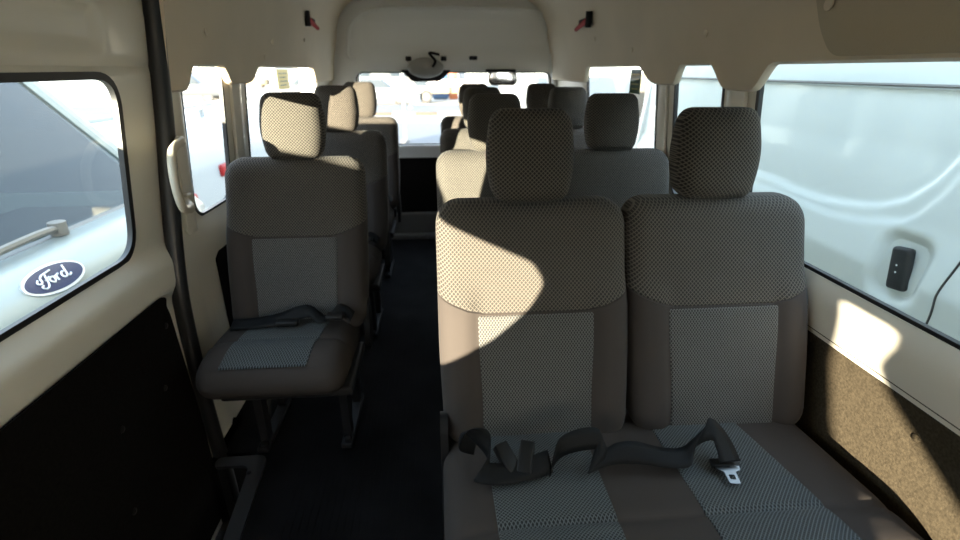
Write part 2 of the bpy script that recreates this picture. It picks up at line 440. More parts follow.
# its lower trim board
BD = round_poly([(0.05, -0.22), (1.385, -0.22), (1.385, 0.2), (1.365, 0.60), (1.325, 0.662), (0.05, 0.662)], 0.05, 6)
v, f = sheet(BD, [], lambda y, z, t: (CX - HW(z) + 0.004 + (0.006 - t) + ledge(z) * 1.2, y, z), 0.006, 0.06)
bd = struct(obj('trim_1', v, f, 'board_black'))
for (y, z) in ((0.9, 0.60), (1.18, 0.60), (1.33, 0.56), (1.05, 0.42), (1.25, 0.40), (1.0, 0.2)):
    MB().disc((CX - HW(z) + 0.010 + ledge(z) * 1.2, y, z), 0.009, 0.002, 'x', 14, 0.002).build('screw_cap', 'black', bd)
# cab side walls and front, out of view; left openings are invented, shaped to cast the sun patches
SUN_GAP_BENCH = [(-0.25, 0.76), (-0.25, 1.135), (-0.86, 1.080), (-0.94, 1.040), (-0.90, 0.973), (-0.77, 0.885), (-0.50, 0.775)]  # invented opening, outlined to throw the sun patch on the nearest bench
SUN_GAP_BENCH = round_poly(SUN_GAP_BENCH, 0.03, 3)
SUN_GAP_WALL = round_poly([(-2.25, 1.17), (-2.30, 1.02), (-2.37, 0.90), (-2.46, 0.72), (-2.88, 0.72), (-2.88, 0.83), (-2.65, 0.955), (-2.47, 1.045), (-2.41, 1.09), (-2.43, 1.17)], 0.02, 3)  # invented opening, outlined to throw the sun patch on the right wall
cabL = [(-3.0, -0.3), (-0.10, -0.3), (-0.10, 1.66), (-3.0, 1.66)]
v, f = sheet(cabL, [SUN_GAP_BENCH, SUN_GAP_WALL], wallP(-1), 0.018, 0.1); struct(obj('door_2', v, f, 'paint'))
cabR = [(-3.0, -0.3), (-0.5, -0.3), (-0.5, 1.66), (-3.0, 1.66)]
v, f = sheet(cabR, [], wallP(1), 0.018, 0.1); struct(obj('door_3', v, f, 'paint'))
mb = MB().box(CX - 0.92, CX + 0.92, -3.05, -2.97, -0.3, 1.02).box(CX - 0.85, CX + 0.85, -2.97, -2.1, 0.42, 0.64, 0.05).box(CX - 0.90, CX - 0.50, -3.05, -2.90, 0.9, 1.7).box(CX - 0.9, CX + 0.9, -3.05, -2.95, 1.36, 1.8).prism([(-3.0, 1.36), (-2.42, 1.36), (-1.20, 1.76), (-1.20, 1.80)], 'x', CX - 0.88, CX + 0.88)  # unseen cab front; windscreen narrowed and broad pillar added to hold back light
struct(mb.build('wall_front', 'board_black', smooth=False))

# windows
wn_count = [0]
def window(loop, side, gl, gw=0.012, depth=0.030, inner=None):
    wn_count[0] += 1
    o = struct(empty('window_%d' % wn_count[0], (0, 0, 0)))
    gs = MB(); n = len(loop); lp2 = offset_loop(loop, gw); lp0 = offset_loop(loop, -0.004)
    v = []
    for (l_, t) in ((lp0, depth - 0.010), (lp2, depth - 0.010), (lp2, depth + 0.003), (lp0, depth + 0.003)):
        for (y, z) in l_: v.append((CX + side * (HW(z) + t), y, z))
    f = []
    for a in range(4):
        b = (a + 1) % 4
        for i in range(n): f.append((a * n + i, a * n + (i + 1) % n, b * n + (i + 1) % n, b * n + i))
    obj('gasket', v, f, 'rubber', o)
    vv, ff = sheet(offset_loop(loop, 0.004), [], lambda y, z, t: (CX + side * (HW(z) + depth + t), y, z), 0.004, 0.3)
    obj('pane', vv, ff[:0] + [q for q in ff if max(q) < len(vv) // 2], gl, o)
    return o
window(DW, -1, 'glass_dusty', 0.013, 0.008); window(L1, -1, 'glass', 0.008, 0.008); window(L2, -1, 'glass', 0.008, 0.008)
window(R1, 1, 'glass', 0.008, 0.008); window(R2, 1, 'glass_dusty', 0.008, 0.008); window(R3, 1, 'glass_dusty', 0.009, 0.008)
window(SUN_GAP_BENCH, -1, 'glass', 0.004, 0.014); window(SUN_GAP_WALL, -1, 'glass', 0.004, 0.014)  # panes for the two added sun openings in the unseen cab side

# rubber seal round the sliding-door opening
SEAL = [(-0.722, 1.535, 1.62), (-0.738, 1.528, 1.45), (-0.757, 1.520, 1.28), (-0.768, 1.502, 1.12), (-0.783, 1.477, 0.95), (-0.795, 1.450, 0.78), (-0.800, 1.420, 0.60), (-0.802, 1.412, 0.37), (-0.802, 1.415, 0.13), (-0.802, 1.43, -0.1), (-0.802, 1.43, -0.25)]
mb = MB(); P_ = catmull(SEAL, 6)
mb.tube(P_, 0.024, 12, sc=(1.0, 1.0)); mb.tube([p + Vector((-0.010, 0.016, 0)) for p in P_], 0.016, 10)
struct(mb.build('trim_2', 'rubber'))

# lower trim boards: left behind the door, and the long right one
def board(name, y0, y1, z0, z1, side, m, r=0.04, x_in=0.006, screws=()):
    v, f = sheet(rrect(y0, y1, z0, z1, r), [], lambda y, z, t: (CX + side * (HW(z) - x_in - ledge(z) * 0.6 + t), y, z), 0.005, 0.05)
    o = struct(obj(name, v, f, m))
    for (y, z) in screws:
        MB().disc((CX + side * (HW(z) - x_in - ledge(z) * 0.6), y, z), 0.009, -0.002 * side, 'x', 14, -0.003 * side).build('screw_cap', 'board', o)
    return o
board('trim_3', 1.72, 2.14, 0.06, 0.66, -1, 'board_black'); board('trim_4', 2.22, 3.80, 0.06, 0.66, -1, 'board_black')
board('trim_5', -0.4, 1.82, 0.06, 0.655, 1, 'board', screws=((1.01, 0.62), (0.70, 0.575), (0.80, 0.39), (0.35, 0.6)))
board('trim_6', 1.88, 3.80, 0.06, 0.655, 1, 'board')

# pillar covers between the windows (raised, so they catch the light)
def pillar(name, y0, y1, side):
    v, f = sheet(rrect(y0, y1, 0.76, 1.24, 0.01), [], lambda y, z, t: (CX + side * (HW(z) - 0.012 - 0.010 * math.sin(PI * (y - y0) / (y1 - y0)) + t), y, z), 0.012, 0.02)
    return struct(obj(name, v, f, 'paint'))
pillar('trim_7', 2.03, 2.12, -1); pillar('trim_8', 1.95, 2.01, 1); pillar('trim_9', 1.43, 1.52, 1); pillar('trim_10', 1.565, 1.63, -1)

# ------------------------------------------------------------------ headliner and roof
def zlow(side, y):
    if side < 0:
        z = 1.262
        def tab(a, b, c, d, zz): return zz - 1.262 if b <= y <= c else (zz - 1.262) * (sm(a, b, y) if y < b else 1 - sm(c, d, y))
        if y < 1.518: return 1.56
        z += min(tab(1.38, 1.42, 1.62, 1.69, 1.192), tab(1.90, 1.98, 2.17, 2.30, 1.203), tab(3.22, 3.34, 9, 10, 1.18))
        return z
    z = 1.265
    def tab(a, b, c, d, zz): return zz - 1.265 if b <= y <= c else (zz - 1.265) * (sm(a, b, y) if y < b else 1 - sm(c, d, y))
    return z + min(tab(1.28, 1.37, 1.50, 1.60, 1.195), tab(1.79, 1.85, 2.03, 2.20, 1.20), tab(2.95, 3.02, 9, 10, 1.183))
def section(y):
    pts = []
    rear = sm(3.0, 3.86, y)
    for side in (-1, 1):
        zl = zlow(side, y); q = [(HW(zl) - 0.012, zl + 0.003), (HW(zl) - 0.022, zl - 0.002)]
        zs = 1.60 if side < 0 and y < 1.518 else 1.48
        for k in range(11):
            z = zl + 0.004 + (zs - zl - 0.004) * k / 10; q.append((HW(z) - 0.036 - 0.02 * sm(1.3, 1.5, z), z))
        x1 = HW(zs) - 0.056; zr = 1.74
        for k in range(1, 9):
            a = k * PI / 16; q.append((x1 - 0.30 * (1 - math.cos(a)), zs + (zr - zs) * math.sin(a)))
        for k in range(1, 4): q.append(((x1 - 0.30) * (1 - k / 4), zr + 0.012 * k / 4))
        q = [(CX + side * a, b) for a, b in q]
        pts += q if side < 0 else [(CX, zr + 0.013)] + q[::-1]
    return pts
ys = []; y = -1.3
while y < 3.9:
    ys.append(y); y += 0.02 if y > 1.2 else 0.05
ys += [1.517, 1.519]; ys = sorted(set(round(q, 4) for q in ys))
S = [section(q) for q in ys]; n = len(S[0]); v = []; f = []
for i, sct in enumerate(S):
    for (x, z) in sct: v.append((x, ys[i], z))
    if i:
        for k in range(n - 1): f.append(((i - 1) * n + k, (i - 1) * n + k + 1, i * n + k + 1, i * n + k))
ceil = struct(obj('ceiling', v, f, 'headliner', ang=60))
# outer roof skin closes the body above
mb = MB().box(CX - 0.80, CX + 0.80, -1.35, 3.95, 1.78, 1.80).box(CX - 0.84, CX - 0.74, -1.3, 3.95, 1.62, 1.80).box(CX + 0.74, CX + 0.84, -1.3, 3.95, 1.62, 1.80)
struct(mb.build('ceiling_outer', 'paint_white', smooth=False))
# raised overhead cover on the right, nearer the cab
OB = round_poly([(-0.3, 1.276), (1.062, 1.276), (1.105, 1.33), (1.135, 1.46), (1.14, 1.60), (-0.3, 1.60)], 0.03, 5)
v, f = sheet(OB, [], lambda y, z, t: (CX + HW(z) - 0.052 - 0.02 * sm(1.3, 1.5, z) + t - 0.004, y, z), 0.02, 0.05)
ob = struct(obj('trim_11', v, f, 'headliner_dark'))
MB().disc((CX + HW(1.375) - 0.066, 1.075, 1.375), 0.012, -0.003, 'x', 18, -0.002).build('screw_cap', 'headliner', ob)
# trim clips on the headliner
for (sd, y, z) in ((-1, 1.775, 1.361), (-1, 2.454, 1.365), (-1, 2.35, 1.30), (1, 1.62, 1.355), (1, 2.25, 1.33), (1, 2.75, 1.40), (-1, 3.0, 1.40)):
    x = CX + sd * (HW(z) - 0.036 - 0.02 * sm(1.3, 1.5, z))
    tag(MB().disc((x, y, z), 0.011, -sd * 0.004, 'x', 16, -sd * 0.003).build('trim_clip', 'headliner', ceil))

# ------------------------------------------------------------------ rear end
YR = 3.88
arch = [(-0.66, 0.0), (0.93, 0.0), (0.93, 0.8), (0.90, 1.32), (0.862, 1.53), (0.80, 1.615), (0.70, 1.648), (0.15, 1.66), (-0.38, 1.648), (-0.52, 1.615), (-0.60, 1.54), (-0.64, 1.32), (-0.66, 0.8)]
arch = arch[:3] + round_poly(arch[3:12], 0.06, 3) + arch[12:]
RW = rrect(-0.595, 0.855, 0.715, 1.238, (0.06, 0.06, 0.06, 0.06))
def rearP(x, z, t):
    if t > 0: return (x, YR + t, z)
    d = 0.014 * sm(1.375, 1.39, z) * (1 - sm(1.60, 1.615, z)) * sm(-0.56, -0.54, x) * (1 - sm(0.80, 0.82, x)) * (1 - 0.8 * (1 - sm(0.004, 0.010, abs(x - 0.13))))
    e = 0.03 * sm(1.20, 1.30, z) * (1 - sm(1.30, 1.375, z)); k = 0.02 * sm(0.64, 0.70, z) * (1 - sm(0.71, 0.74, z))
    return (x, YR + d - e * 0.4 - k, z)
v, f = sheet(arch, [RW], rearP, 0.05, 0.03)
rd = struct(obj('door_4', v, f, 'paint_white'))
mb = MB()
P3 = catmull([(a, YR - 0.012, b) for a, b in arch[1:][:-1]], 3)
mb.tube(P3, 0.013, 8); struct(mb.build('trim_12', 'paint_white'))
frame_o = [(-1.0, -0.3), (1.1, -0.3), (1.1, 1.8), (-1.0, 1.8)]
v, f = sheet(frame_o, [offset_loop(arch, 0.03)], lambda x, z, t: (x, YR + 0.03 + t, z), 0.04, 0.2)
struct(obj('wall_rear', v, f, 'paint_white', smooth=False))
v, f = sheet(rrect(-0.60, 0.86, 0.19, 0.62, 0.03), [], lambda x, z, t: (x, YR - 0.012 + t, z), 0.01, 0.2)
tr = struct(obj('trim_13', v, f, 'board_black'))
v, f = sheet(rrect(-0.16, 0.30, 0.30, 0.56, 0.03), [], lambda x, z, t: (x, YR - 0.018 + t, z), 0.006, 0.2)
obj('inner_panel', v, f, 'board_black', tr)
mb = MB().box(-0.78, 0.9, 3.74, 3.90, -0.02, 0.035, 0.01).box(-0.78, 0.9, 3.80, 3.90, 0.03, 0.19, 0.01)
struct(mb.build('trim_14', 'grey_plastic', smooth=False))
o = struct(empty('window_8'))
lp = offset_loop(RW, -0.003); n = len(lp); li = offset_loop(RW, 0.01)
v = [(a, YR + 0.02, b) for a, b in lp] + [(a, YR + 0.02, b) for a, b in li] + [(a, YR + 0.04, b) for a, b in li] + [(a, YR + 0.04, b) for a, b in lp]
f = [(a * n + i, a * n + (i + 1) % n, ((a + 1) % 4) * n + (i + 1) % n, ((a + 1) % 4) * n + i) for a in range(4) for i in range(n)]
obj('gasket', v, f, 'grey_plastic', o)
obj('pane', [(a, YR + 0.032, b) for a, b in lp], [tuple(range(n))], 'glass', o)
# latch slot on the rear door
MB().box(0.235, 0.295, YR - 0.022, YR + 0.004, 1.318, 1.344, 0.008).build('latch_slot', 'black', rd)

# wiper motor hanging at the top of the rear window
wm = empty('wiper_motor', (-0.08, YR - 0.02, 1.25), label='grey domed wiper motor on a black bracket above the rear window', cat='wiper motor')
MB().prism(round_poly([(-0.185, 0.0), (0.185, 0.0), (0.10, -0.078), (-0.10, -0.078)], 0.02, 3), 'y', -0.022, 0.0).build('bracket', 'black', wm)
v = []; f = []; nn = 28
for (k, (rr, d)) in enumerate(((1.0, 0), (1.0, -0.03), (0.93, -0.045), (0.6, -0.06), (0.01, -0.066))):
    for i in range(nn):
        a = i * 2 * PI / nn; ex = 0.13 * rr * math.cos(a); ez = 0.070 * rr * math.sin(a)
        v.append((ex, -0.02 + d, 0.015 + (ez if ez > -0.2 else -0.2)))
    if k:
        for i in range(nn): f.append(((k - 1) * nn + i, (k - 1) * nn + (i + 1) % nn, k * nn + (i + 1) % nn, k * nn + i))
obj('motor_cover', v, f, 'grey_light', wm)
MB().tube(catmull([(0.10, -0.09, 0.10), (0.03, -0.10, 0.11), (0.07, -0.10, 0.06), (0.05, -0.095, 0.02)]), 0.009, 8).build('cable', 'black', wm)
for x in (-0.12, 0.13): MB().box(x - 0.02, x + 0.02, -0.05, 0.0, 0.06, 0.09, 0.006).build('mounting_clip', 'black', wm)
mr = empty('interior_mirror', (0.475, YR - 0.06, 1.20), label='rounded wide mirror hanging over the rear window beside the wiper motor', cat='mirror')
MB().prism(rrect(-0.105, 0.105, -0.055, 0.04, 0.035), 'y', -0.02, 0.0).build('mirror_shell', 'grey_plastic', mr)
MB().prism(rrect(-0.095, 0.095, -0.047, 0.032, 0.03), 'y', -0.0215, -0.0195).build('mirror_glass', 'mirror', mr)
MB().box(-0.12, 0.10, -0.005, 0.055, 0.035, 0.055, 0.008).build('mirror_mount', 'black', mr)

# ------------------------------------------------------------------ grab handle, hammers, stickers, belt anchor
gh = empty('grab_handle', (-0.757, 1.412, 0.975), label='beige plastic grab handle on the pillar beside the sliding door', cat='handle')
hp = catmull([(-0.012, 0.125, 0.078), (0.026, 0.075, 0.088), (0.050, -0.030, 0.072), (0.056, -0.062, 0.0), (0.048, -0.036, -0.076), (0.020, 0.055, -0.100), (-0.018, 0.110, -0.092)], 6)
MB().tube(hp, [0.0145 if i < 8 or i > len(hp) - 9 else 0.0112 for i in range(len(hp))], 12).build('grip', 'handle', gh)
for s in (-1, 1): MB().box(-0.040, 0.000, 0.100, 0.140, s * 0.086 - 0.020, s * 0.086 + 0.014, 0.008).build('mounting_foot', 'handle', gh)
def hammer(loc, side, label):
    o = empty('emergency_hammer', loc, label=label, cat='emergency hammer', group=None)
    MB().box(-0.012, 0.012, -0.09, 0.11, -0.004, 0.03, 0.004).build('bracket', 'black', o)
    MB().tube([(-side * 0.016, -0.09, 0.018), (-side * 0.016, 0.14, -0.016)], [0.013, 0.010], 8).build('hammer_handle', 'red', o)
    MB().tube([(-side * 0.016, -0.10, -0.022), (-side * 0.016, -0.10, 0.052)], [0.016, 0.018], 8).build('hammer_head', 'black', o)
    return o
hammer((-0.70, 3.10, 1.49), -1, 'red and black emergency hammer clipped above the back window on the aisle seats side')
hammer((0.80, 2.86, 1.475), 1, 'red and black emergency hammer clipped above the back window on the bench side')
def sticker(name, sd, y, z, w_, h_, m, label):
    x = CX + sd * (HW(z) + 0.026)
    o = empty(name, (x, y, z), label=label, cat='sticker')
    MB().box(-0.0008, 0.0008, -w_ / 2, w_ / 2, -h_ / 2, h_ / 2).build('backing', m, o, smooth=False)
    for k in range(4):
        MB().box(-sd * 0.0016 - 0.0004, -sd * 0.0016 + 0.0004, -w_ * 0.34, w_ * (0.34 - 0.1 * (k % 2)), h_ * (0.30 - 0.2 * k) - h_ * 0.03, h_ * (0.30 - 0.2 * k) + h_ * 0.03).build('printed_line', 'sticker_dark' if m != 'sticker_dark' else 'sticker', o, smooth=False)
    return o
sticker('exit_sticker', -1, 2.83, 1.205, 0.20, 0.095, 'sticker', 'yellow green notice stuck on the side window behind the single seats')
sticker('exit_sticker', 1, 2.37, 1.20, 0.13, 0.105, 'sticker_dark', 'dark green notice stuck on the side window beyond the benches')

# door sill track
o = empty('step_rail', (-0.628, 1.19, 0.001), label='grey angled metal rail edging the step by the sliding door', cat='rail')
rl = round_poly([(-0.165, 1.40), (-0.165, 1.355), (-0.045, 1.355), (0.03, 0.5), (0.070, 0.5), (0.0, 1.40)], 0.03, 4)
MB().prism([(a, b - 1.2) for a, b in rl], 'z', 0.0, 0.012).build('rail', 'rail_metal', o, smooth=False)
for (a, b) in ((-0.035, 0.12), (-0.0, -0.18), (0.035, -0.5)): MB().disc((a, b, 0.012), 0.009, 0.003, 'z', 12, 0.003).build('bolt', 'metal', o)

# ------------------------------------------------------------------ seats
BW = 0.468
RECL = 0.33
def back_warp(u, v_, d):
    bol = 0.018 * sm(0.13, 0.165, abs(u)) * (1 - sm(0.30, 0.40, v_)) if d < 0 else 0
    nar = 1 - 0.03 * sm(0.25, 0.0, v_)
    y = d - bol + 0.050 + RECL * v_
    return (u * nar, y, 0.0 + v_)
_bk = pillow(BW - 0.006, 0.552, 0.052, 0.058, 0.040, 0.012, back_warp, 0.014, extra_v=(0.313, 0.317))
def inlay_warp(u, v_, d):
    k = 1 + 0.06 * sm(0.1, 0.28, v_)
    base = -(0.052 + 0.012 * (1 - (2 * u / BW) ** 4) * (1 - (2 * (v_ + 0.0) / 0.552 - 1) ** 4))
    return (u * k, base + d * 0.5 - 0.001 + 0.050 + RECL * v_, v_)
_inl = pillow(0.262, 0.300, 0.007, 0.006, 0.0065, 0.0, lambda u, v_, d: inlay_warp(u, v_ + 0.008, d), 0.02)
def head_warp(u, v_, d):
    t = v_ / 0.225
    k = 0.90 + 0.11 * sm(0, 0.45, t) - 0.10 * sm(0.45, 1.0, t)
    cur = 0.014 * (2 * abs(u) / 0.2) ** 2
    return (u * k, d * (1 - 0.25 * sm(0.5, 1, t)) + cur * (1 if d < 0 else 0.4) + 0.12 * v_, v_)
_hd = pillow(0.208, 0.212, 0.047, 0.036, 0.028, 0.012, head_warp, 0.014)
MESH = {}
def shared(name, key, vf, m, parent, loc):
    if key in MESH:
        o = bpy.data.objects.new(name, MESH[key]); COL.objects.link(o); o.parent = parent; o.location = loc; return o
    o = obj(name, vf[0], vf[1], m, parent, loc=loc, ang=70); MESH[key] = o.data; return o

def back_unit(par, x, zb=0.408):
    b = shared('backrest', 'bk', _bk, 'net_back', par, (x, 0, zb))
    c = shared('centre_panel', 'inl', _inl, 'net_fine', par, (x, 0, zb))
    h = shared('headrest', 'hd', _hd, 'net_head', par, (x, 0.055 + RECL * 0.548 - 0.005, zb + 0.547))
    for sx in (-1, 1):
        for nm, key in (('headrest_post', 'post'), ('post_guide', 'guide')):
            if key not in MESH:
                mb = MB().tube([(0, 0.0, -0.05), (0, 0.004, 0.03)], 0.006, 8) if key == 'post' else MB().box(-0.020, 0.020, -0.036, 0.022, -0.012, -0.001, 0.005)
                MESH[key] = obj(nm, mb.v, mb.f, 'chrome' if key == 'post' else 'grey_plastic', h).data
                h.children[-1].location = (sx * 0.055, 0.0, 0)
                continue
            o = bpy.data.objects.new(nm, MESH[key]); COL.objects.link(o); o.parent = h; o.location = (sx * 0.055, 0, 0)
    return b

def cushion(par, x0, x1, length, z_rear, z_front, inlays, seam, key, cut=0.14, fr=0.055):
    wd = x1 - x0
    def warp(u, v_, d):                    # v_ 0 = front, length = rear
        t = v_ / length
        zz = z_front + (z_rear - z_front) * t
        groove = 0.006 * math.exp(-((v_ - (length - seam)) / 0.008) ** 2)
        thick = 1.0
        droop = 0.03 * (1 - sm(0, 0.12, v_))
        flare = 1 + (0.04 if d < 0 else 0) * 0
        bol = 0.0
        return (u * flare, -v_ * 1.0 + 0, zz - 0.065 + (-d) - groove - droop * (1 if d < 0 else 0.2))
    def wp(u, v_, d):
        x, y, z = warp(u, v_, d); return (x, (v_ - length) + 0.10, z)
    vf = pillow(wd, length + 0.0, 0.062, 0.06, 0.05, 0.010, wp, 0.016, extra_v=(length - seam - 0.008, length - seam, length - seam + 0.008))
    c = shared('cushion', 'cu' + key, vf, 'plain', par, ((x0 + x1) / 2, 0, 0))
    for i, (a, b, aa, bb) in enumerate(inlays):         # rear edges a..b, front edges aa..bb
        L = length - cut
        xc = (x0 + x1) / 2
        def w2(u, v_, d):
            t = v_ / L; xl = aa + (a - aa) * t; xr = bb + (b - bb) * t
            X_ = (xl + xr) / 2 + (u / 0.25) * (xr - xl)
            vv = v_ + fr
            uu = X_ - xc; A_ = 2 * uu / wd; B_ = 2 * vv / length - 1
            ht = 0.062 + 0.010 * max(0, 1 - A_ ** 4) * max(0, 1 - B_ ** 4)
            q = wp(uu, vv, -(ht))
            return (X_ - (aa + bb) / 2, q[1], q[2] + (-d) * 0.6)
        vf = pillow(0.25, L, 0.005, 0.004, 0.0045, 0.0, w2, 0.02, extra_v=(length - seam - fr - 0.006, length - seam - fr, length - seam - fr + 0.006))
        shared('centre_panel', 'ci%s%d' % (key, i), vf, 'net_cush', par, ((aa + bb) / 2, 0, 0))
    return c

def leg_frame(par, xs, y0, y1, zt):
    for x in xs:
        mb = MB()
        mb.box(x - 0.014, x + 0.014, y0 + 0.03, y0 + 0.075, 0.02, zt).box(x - 0.014, x + 0.014, y1 - 0.06, y1 - 0.02, 0.02, zt).box(x - 0.02, x + 0.02, y0, y1, 0.0, 0.022, 0.005)
        mb.tube([(x, y0 + 0.06, 0.04), (x, y1 - 0.05, zt - 0.02)], 0.011, 8)
        l = mb.build('leg', 'metal', par, smooth=False)
        for y in (y0 + 0.02, y1 - 0.01): MB().disc((x, y, 0.022), 0.012, 0.01, 'z', 8, 0.003).build('bolt', 'chrome', l)

def hinge_cover(par, x, s):
    pts = [(-0.12, 0.24), (0.05, 0.24), (0.07, 0.30), (0.055, 0.48), (0.015, 0.50), (-0.015, 0.48), (-0.03, 0.38), (-0.12, 0.35)] if s < 0 else [(0.0, 0.34), (0.08, 0.34), (0.09, 0.40), (0.09, 0.50), (0.06, 0.52), (0.03, 0.50)]
    v, f = sheet(round_poly(pts, 0.02, 4), [], lambda y, z, t: (x + s * t, y, z), 0.018, 0.1)
    obj('hinge_cover', v, f, 'black', par)

def make_bench(y, label):
    o = empty('bench_seat', (0, y, 0), label=label, cat='bench seat')
    back_unit(o, 0.216); back_unit(o, 0.216 + 0.462)
    cushion(o, -0.014, 0.895, 0.56, 0.425, 0.462, [(0.085, 0.325, 0.09, 0.315), (0.495, 0.71, 0.49, 0.75)], 0.37, 'b')
    MB().box(0.04, 0.85, -0.30, 0.06, 0.31, 0.345, 0.01).build('seat_frame', 'metal', o, smooth=False)
    leg_frame(o, (0.14, 0.74), -0.30, 0.10, 0.33)
    hinge_cover(o, 0.0, -1)
    MB().box(0.03, 0.86, 0.06, 0.11, 0.36, 0.42, 0.01).build('back_frame', 'metal', o, smooth=False)
    return o
b1 = make_bench(0.93, 'double bench seat nearest the camera, filling the foreground')
lab = ['second double bench, directly behind the nearest bench', 'third double bench, mostly hidden behind the second bench', 'fourth double bench at the back, its headrests before the rear window']
benches = [b1]
for i in range(3):
    c = copy_tree(b1); c.location.y = 0.93 + 0.775 * (i + 1); c.location.x = (0, 0.018, 0.028)[i]; c['label'] = lab[i]; benches.append(c)

def make_single(y, label):
    o = empty('single_seat', (-0.49, y, 0), label=label, cat='seat')
    back_unit(o, 0.0, 0.423)
    cushion(o, -0.245, 0.190, 0.385, 0.458, 0.480, [(-0.130, 0.115, -0.165, 0.085)], 0.235, 's', 0.075, 0.025)
    MB().box(-0.20, 0.20, -0.22, 0.06, 0.31, 0.345, 0.01).build('seat_frame', 'metal', o, smooth=False)
    leg_frame(o, (-0.16, 0.13), -0.10, 0.20, 0.33)
    hinge_cover(o, 0.212, 1)
    MB().box(-0.20, 0.20, 0.06, 0.11, 0.36, 0.42, 0.01).build('back_frame', 'metal', o, smooth=False)
    return o
s1 = make_single(1.51, 'nearest single seat by the aisle, half its headrest in sunlight')
sing = [s1]
for i, l in enumerate(('second single seat, behind the nearest one, headrest fully sunlit', 'rearmost single seat, just before the rear window')):
    c = copy_tree(s1); c.location.y = 1.51 + 0.775 * (i + 1); c['label'] = l; sing.append(c)


# ------------------------------------------------------------------ seat belts
B1 = empty('seat_belt', (0.3, 0.83, 0.46), label='black lap belt lying twisted across the nearest double bench, bright tongue up', cat='seat belt')
def off(pts, o): return [((p[0] - o[0], p[1] - o[1], p[2] - o[2]), d) for p, d in pts]
O1 = (0.3, 0.845, 0.440)
ribbon('webbing', off([((0.060, 0.875, 0.455), (0.2, 0.1, 1)), ((0.030, 0.858, 0.485), (0.3, 0, 1)), ((0.045, 0.850, 0.520), (0.5, -0.5, 0.6)), ((0.080, 0.835, 0.500), (0.3, 0.2, 1)),
  ((0.085, 0.815, 0.470), (0.1, 0.3, 1)), ((0.065, 0.800, 0.455), (0.6, 0.5, 0.5)), ((0.105, 0.795, 0.450), (0.1, 1, 0.3)), ((0.160, 0.800, 0.452), (0.0, 1, 0.4)), ((0.215, 0.812, 0.460), (-0.2, 0.6, 0.9))], O1), 'web', B1)
ribbon('webbing', off([((0.215, 0.800, 0.455), (0.2, 0.3, 1)), ((0.235, 0.822, 0.482), (0.1, 0.3, 1)), ((0.285, 0.835, 0.492), (0.0, 0.5, 0.9)), ((0.335, 0.832, 0.488), (-0.3, 0.6, 0.8)), ((0.300, 0.800, 0.455), (0.5, 0.8, 0.2)),
  ((0.350, 0.812, 0.468), (0.35, 0.6, 0.6)), ((0.405, 0.812, 0.468), (0.0, 0.7, 0.6)), ((0.460, 0.800, 0.462), (-0.1, 1, 0.4)), ((0.510, 0.800, 0.462), (0.1, 1, 0.3)),
  ((0.545, 0.822, 0.490), (0.5, 0.4, 0.8)), ((0.572, 0.830, 0.505), (0.2, 0.8, 0.8)), ((0.590, 0.808, 0.485), (0.9, 0.5, 0.1)), ((0.592, 0.775, 0.463), (1, 0.05, 0))], O1), 'web', B1)
tg = Matrix.Translation((0.288, -0.072, 0.006)) @ Matrix.Rotation(-0.12, 4, 'Z') @ Matrix.Rotation(0.10, 4, 'X')
MB().box(-0.030, 0.030, 0.004, 0.024, -0.005, 0.006, 0.003, tg).build('tongue_grip', 'black', B1)
v, f = sheet(round_poly([(-0.026, 0.008), (0.026, 0.008), (0.024, -0.006), (0.012, -0.010), (0.011, -0.040), (-0.011, -0.040), (-0.012, -0.010), (-0.024, -0.006)], 0.004, 3), [rrect(-0.006, 0.006, -0.030, -0.018, 0.002, 2)], lambda x, y, t: tg @ Vector((x, y, 0.002 + t)), 0.003, 0.05)
obj('tongue', v, f, 'chrome', B1)
for k, (x, y, z, a) in enumerate(((0.125, 0.815, 0.475, 0.5), (0.165, 0.812, 0.478, -0.3))):
    mt = Matrix.Translation((x - 0.3, y - 0.83, z - 0.46)) @ Matrix.Rotation(a, 4, 'Z') @ Matrix.Rotation(0.5, 4, 'X')
    MB().box(-0.016, 0.016, -0.035, 0.035, -0.010, 0.012, 0.004, mt).build('buckle', 'black', B1)
def single_belt(y):
    o = empty('seat_belt', (-0.49, y - 0.045, 0.478), cat='seat belt')
    ribbon('webbing', [((-0.20, 0.0, 0.005), (0, 1, 0.4)), ((-0.12, -0.01, 0.016), (0, 1, 0.3)), ((-0.05, 0.0, 0.020), (0.1, 0.8, 0.6)), ((0.0, 0.005, 0.035), (0.2, 0.5, 0.8)), ((0.055, 0.0, 0.045), (-0.1, 0.9, 0.5)),
      ((0.10, -0.03, 0.030), (0.3, 0.9, 0.1)), ((0.15, 0.0, 0.045), (0.0, 0.7, 0.7)), ((0.19, -0.01, 0.025), (0.2, 0.9, 0.3))], 'web', o)
    MB().box(-0.05, 0.02, -0.035, -0.005, 0.008, 0.026, 0.005).build('buckle', 'black', o)
    MB().box(0.11, 0.165, -0.045, -0.005, 0.030, 0.046, 0.006).build('buckle', 'black', o)
    return o
sb = single_belt(1.51); sb['label'] = 'black lap belt bundled on the nearest single seat'
for i, l in enumerate(('black lap belt on the second single seat', 'black lap belt on the rearmost single seat')):
    c = copy_tree(sb); c.location.y += 0.775 * (i + 1); c['label'] = l

